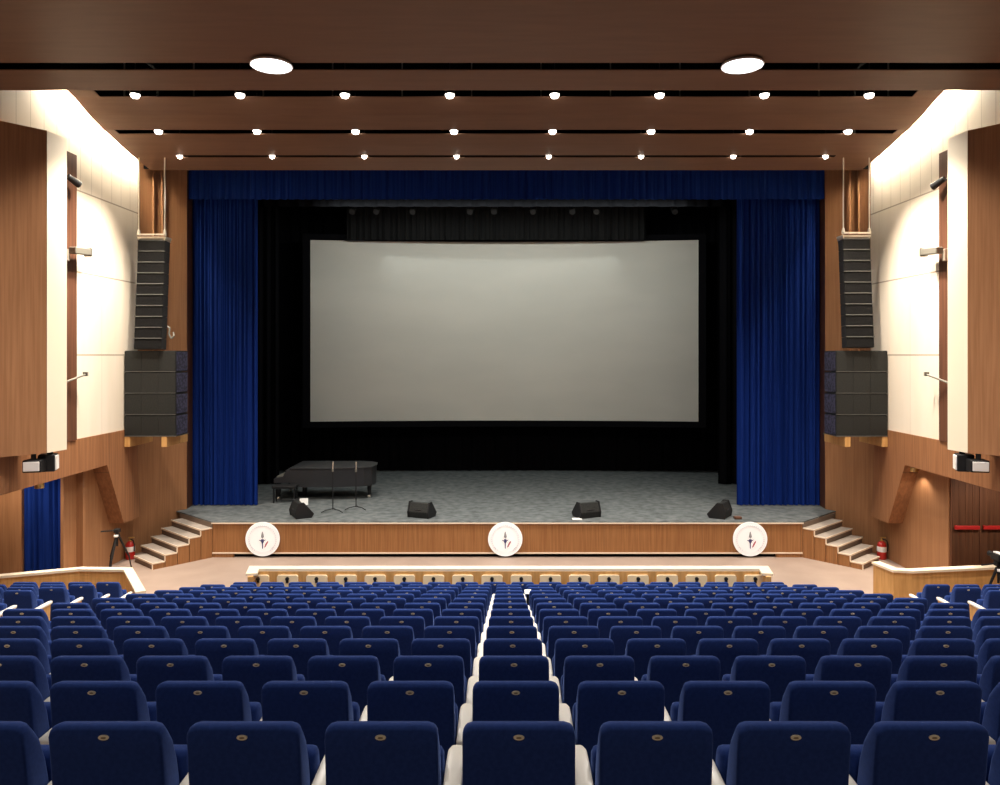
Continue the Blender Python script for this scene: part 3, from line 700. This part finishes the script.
for (x, y) in ((-1.38, -0.62), (-1.38, 0.62), (1.32, -0.28)):
    b = MB(); b.cyl((x, y, 0.52), (x, y, 0.10), 0.075, 0.05, 14); lg = b.build('leg', M['black'], t)
    b = MB(); b.cyl((x - 0.03, y, 0.05), (x + 0.03, y, 0.05), 0.05, 0.05, 14); b.box((x, y, 0.09), (0.05, 0.05, 0.06)); tag(b.build('caster', M['metal'], lg), 'pale metal caster')
b = MB(); b.box((-0.75, 0, 0.24), (0.06, 0.34, 0.46)); b.box((-0.9, 0, 0.08), (0.3, 0.3, 0.05)); b.build('pedal_lyre', M['black'], t)
t = thing('piano_bench', 'small black bench in front of the piano keyboard', 'bench', (-6.62, 22.50, SH))
b = MB(); b.box((0, 0, 0.47), (0.72, 0.36, 0.09), bev=0.02); b.build('seat', M['black'], t)
for q in ((-0.31, -0.13), (0.31, -0.13), (-0.31, 0.13), (0.31, 0.13)):
    b = MB(); b.cyl((q[0], q[1], 0.43), (q[0], q[1], 0.0), 0.025, 0.02, 10); b.build('leg', M['black'], t)

# microphone stands before the piano
for i, (x, y, h) in enumerate(((-4.86, 21.05, 1.42), (-4.28, 21.4, 1.36))):
    t = thing('microphone_stand', ['thin black microphone stand before the piano, the one nearer its keyboard', 'thin black microphone stand before the piano, the one nearer its tail'][i], 'stand', (x, y, SH), 0, 'microphone stands')
    b = MB(); b.cyl((0, 0, 0.08), (0, 0, h - 0.25), 0.014, 0.012, 10); b.build('pole', M['black'], t)
    for a in (200, 340, 90):
        c, sn = math.cos(math.radians(a)), math.sin(math.radians(a))
        b = MB(); b.tube([(0, 0, 0.10), (0.2 * c, 0.2 * sn, 0.07), (0.32 * c, 0.32 * sn, 0.014)], 0.013); b.build('leg', M['black'], t)
    b = MB(); b.cyl((0, 0, h - 0.28), (0, 0, h - 0.20), 0.03, 0.03, 12); b.build('clamp', M['grey_metal'], t)
    b = MB(); b.cyl((0, 0, h - 0.21), (0.01, -0.02, h), 0.014, 0.018, 12); tag(b.build('microphone', M['metal'], t), 'pale grey microphone')

# floor monitors
def wedge(x, y, rz, label):
    t = thing('floor_monitor', label, 'loudspeaker', (x, y, SH), rz, 'black floor monitors')
    W = 0.60
    b = MB(); b.prism([(-0.21, 0.0), (0.19, 0.0), (0.25, 0.10), (-0.02, 0.40), (-0.14, 0.40), (-0.24, 0.16)], 'x', -W / 2, W / 2, bev=0.012, seg=1); b.build('cabinet', M['grille'], t)
    b = MB(); b.prism([(0.215, 0.05), (0.26, 0.10), (0.0, 0.385), (-0.02, 0.37)], 'x', -W / 2 + 0.05, W / 2 - 0.05); b.build('grille', M['black'], t)
    for q in (-1, 1):
        b = MB(); b.prism([(-0.23, -0.0), (0.20, 0.0), (0.27, 0.10), (-0.01, 0.43), (-0.16, 0.43), (-0.26, 0.16)], 'x', q * W / 2 - 0.02, q * W / 2 + 0.02, bev=0.008, seg=1); b.build('cheek', M['black'], t)
    b = MB(); b.box((0, -0.215, 0.2), (0.2, 0.02, 0.06)); b.build('handle', M['black'], t)
    return t
wedge(-5.60, 20.52, math.radians(-60), 'black wedge monitor on the stage edge in front of the piano')
wedge(-2.30, 20.50, math.radians(-22), 'black wedge monitor on the stage edge between the piano and the middle emblem')
wedge(2.20, 20.50, math.radians(24), 'black wedge monitor on the stage edge with a white paper beside it')
wedge(5.84, 20.48, math.radians(58), 'black wedge monitor on the stage edge beside the right blue curtain')
b = MB(); b.box((1.91, 20.14, SH + 0.012), (0.26, 0.2, 0.02), bev=0.006); tag(b.build('paper_stack', M['white_paint']), 'small white paper stack on the stage edge beside a monitor', 'paper')
b = MB(); b.box((6.24, 20.2, SH + 0.035), (0.2, 0.16, 0.07), bev=0.02); tag(b.build('floor_box', M['wood_dark']), 'small brown box lying on the stage edge by the right monitor', 'box')
b = MB(); b.prism([(-0.07, 0.0), (0.07, 0.0), (0.0, 0.19)], 'x', -0.12, 0.12, At(-5.96, 22.12, SH, 0.3)); tag(b.build('name_card', M['white_paint']), 'small folded white card standing behind the leftmost monitor', 'card')

# extinguishers
for s in (-1, 1):
    t = thing('fire_extinguisher', f'red fire extinguisher on the floor beside the {SIDE[s]} stage stairs', 'fire extinguisher', (s * 9.88, 19.72, 0), 0, 'fire extinguishers')
    b = MB(); b.lathe([(0.0, 0.0), (0.105, 0.0), (0.115, 0.03), (0.115, 0.36), (0.09, 0.43), (0.045, 0.47), (0.0, 0.475)], 24); b.build('cylinder', M['red'], t, 40)
    b = MB(); b.lathe([(0.117, 0.20), (0.1185, 0.205), (0.1185, 0.33), (0.117, 0.335)], 24); tag(b.build('sticker', M['white_paint'], t), 'white sticker')
    b = MB(); b.cyl((0, 0, 0.46), (0, 0, 0.54), 0.03, 0.025, 12); b.box((0.03, 0, 0.56), (0.15, 0.03, 0.025)); b.build('valve', M['brass'], t)
    b = MB(); b.tube([(0.0, -0.02, 0.53), (0.10, -0.05, 0.50), (0.135, -0.05, 0.38), (0.13, -0.05, 0.22)], 0.015); b.build('hose', M['black'], t)

# camera tripods
def tripod(x, y, h, label, camera_body):
    t = thing('camera_tripod', label, 'tripod', (x, y, 0), 0)
    for a in (150, 30, 270):
        c, sn = math.cos(math.radians(a)), math.sin(math.radians(a))
        b = MB(); b.cyl((0.04 * c, 0.04 * sn, h - 0.2), (0.26 * c, 0.26 * sn, h * 0.42), 0.026, 0.022, 10); b.cyl((0.25 * c, 0.25 * sn, h * 0.44), (0.35 * c, 0.35 * sn, 0.015), 0.017, 0.014, 10)
        lg = b.build('leg', M['black'], t)
        b = MB(); b.lathe([(0.0, 0.0), (0.03, 0.0), (0.026, 0.04), (0.0, 0.045)], 10, Matrix.Translation((0.35 * c, 0.35 * sn, 0))); b.build('foot', M['black'], lg)
    b = MB(); b.cyl((0, 0, h - 0.42), (0, 0, h - 0.06), 0.022, 0.022, 12); b.lathe([(0.06, h - 0.22), (0.07, h - 0.18), (0.05, h - 0.12)], 14); b.build('column', M['black'], t)
    b = MB(); b.box((0, 0, h - 0.05), (0.12, 0.12, 0.09), bev=0.01); hd = b.build('head', M['black'], t)
    b = MB(); b.cyl((0.05, 0, h - 0.04), (-0.36, -0.06, h - 0.06), 0.013, 0.016, 10); b.build('pan_handle', M['black'], hd)
    b = MB(); b.lathe([(0.0, -0.02), (0.05, -0.02), (0.055, 0.0), (0.05, 0.03), (0.0, 0.03)], 14, Matrix.Translation((0, -0.05, h - 0.17))); tag(b.build('level_bowl', M['white_paint'], t), 'pale metal bowl')
    if camera_body:
        b = MB(); b.box((0, 0, h + 0.07), (0.14, 0.26, 0.13), bev=0.02); cb = b.build('camera_body', M['black'], t)
        b = MB(); b.cyl((0, 0.12, h + 0.08), (0, 0.26, h + 0.08), 0.05, 0.055, 14); b.build('lens', M['black'], cb)
        b = MB(); b.box((0, -0.02, h + 0.155), (0.1, 0.2, 0.03), bev=0.008); tag(b.build('top_plate', M['white_paint'], cb), 'pale top plate')
tripod(-9.28, 17.9, 1.22, 'black camera tripod standing before the wooden wall by the left stairs', False)
tripod(9.42, 14.35, 1.42, 'black camera on a tripod behind the right barrier at the doors', True)

# ------------------------------------------------------------------ light
def spot(loc, tgt, e, col, ang=80, blend=0.6, r=0.08):
    l = bpy.data.lights.new('spot', 'SPOT'); l.energy = e; l.color = col; l.spot_size = math.radians(ang); l.spot_blend = blend; l.shadow_soft_size = r
    o = bpy.data.objects.new('spot', l); COL.objects.link(o); o.location = loc
    o.rotation_euler = (Vector(tgt) - Vector(loc)).to_track_quat('-Z', 'Y').to_euler(); return o
WARM = (1.0, 0.86, 0.70); NEUT = (1.0, 0.93, 0.84)
for rn, y, z, xa, dx, r in rows:
    for i in range(8):
        x = xa + dx * i
        if rn == 'front': spot((x, y, z - 0.12), (x * 0.98, y - 1.8, 0), 520, NEUT, 116, 0.7)
        elif rn == 'middle': spot((x, y, z - 0.12), (x * 0.97, y - 0.2, 0), 380, NEUT, 84, 0.8)
        else: spot((x, y, z - 0.12), (x * 0.95, y + 0.6, 0), 380, NEUT, 76, 0.8)
for x in (-3.9, 3.93): spot((x, 12.47, 10.1), (x, 10.4, 0), 2000, NEUT, 132, 0.6, 0.3)
# house lamps over the seats, then an added fill row behind the camera
for x in (-9.0, -4.6, 0.0, 4.6, 9.0): spot((x, 9.4, 10.1), (x, 13.0, 0), 950, NEUT, 120, 0.8, 0.35)
for x in (-6.0, 0.0, 6.0): spot((x, 4.6, 10.1), (x, 4.6, 0), 420, NEUT, 110, 0.8, 0.35)
for x in (-6.0, 0.0, 6.0): spot((x, -2.0, 10.1), (x, 3.5, 0), 290, NEUT, 110, 0.8, 0.35)  # unseen fill, added to brighten the seat backs
# wall washers in the slots, then added spots for baffle edges and niches
for s in (-1, 1):
    spot((s * 7.6, 16.05, 10.95), (s * 9.7, 16.9, 6.2), 1900, WARM, 62, 1.0, 0.1)
    spot((s * 7.9, 17.7, 10.6), (s * 9.7, 17.6, 4.8), 2200, WARM, 70, 1.0, 0.1)
    spot((s * 7.0, 16.25, 10.9), (s * 9.0, 15.0, 5.9), 2400, WARM, 64, 0.8, 0.1)  # added spot without fixture, brightens the cream baffle edge
for s in (-1, 1): spot((s * 10.9, 15.6, 3.0), (s * 10.8, 16.6, 0), 160, WARM, 130, 0.6, 0.06)  # added spots without fixtures, lift the dark niches
spot((9.80, 18.0, 2.55), (9.93, 18.0, 0), 30, WARM, 120, 0.6, 0.03)
# stage lanterns washing the screen and the boards
for i in range(17):
    x = -4.2 + 8.0 * i / 16
    spot((x, 26.6, 9.42), (x, 27.5, 8.3), 7, (0.9, 1.0, 1.0), 46, 0.5, 0.02)
l = bpy.data.lights.new('batten', 'AREA'); l.shape = 'RECTANGLE'; l.size = 11.0; l.size_y = 0.25; l.energy = 330; l.color = (0.93, 1.0, 0.96)
o = bpy.data.objects.new('batten', l); COL.objects.link(o); o.location = (0, 22.7, 9.9); o.rotation_euler = (Vector((0, 27.4, 2.6)) - Vector(o.location)).to_track_quat('-Z', 'Y').to_euler()
for x in (-4.3, 0.9, 5.6): spot((x, 24.75, 10.05), (x * 0.9, 23.2, 0.9), 130, NEUT, 80, 0.7, 0.08)
wd = bpy.data.worlds.new('world'); S.world = wd; wd.use_nodes = True
wd.node_tree.nodes['Background'].inputs['Color'].default_value = (0.0, 0.0, 0.0, 1)

S.view_settings.view_transform = 'Standard'; S.view_settings.look = 'None'
S.view_settings.exposure = 0.0; S.view_settings.gamma = 1.0
S.view_settings.use_curve_mapping = False
try:
    S.cycles.use_denoising = True; S.cycles.denoiser = 'OPENIMAGEDENOISE'
    S.cycles.max_bounces = 6; S.cycles.diffuse_bounces = 4; S.cycles.sample_clamp_indirect = 6.0
    S.cycles.caustics_reflective = False; S.cycles.caustics_refractive = False
except Exception: pass
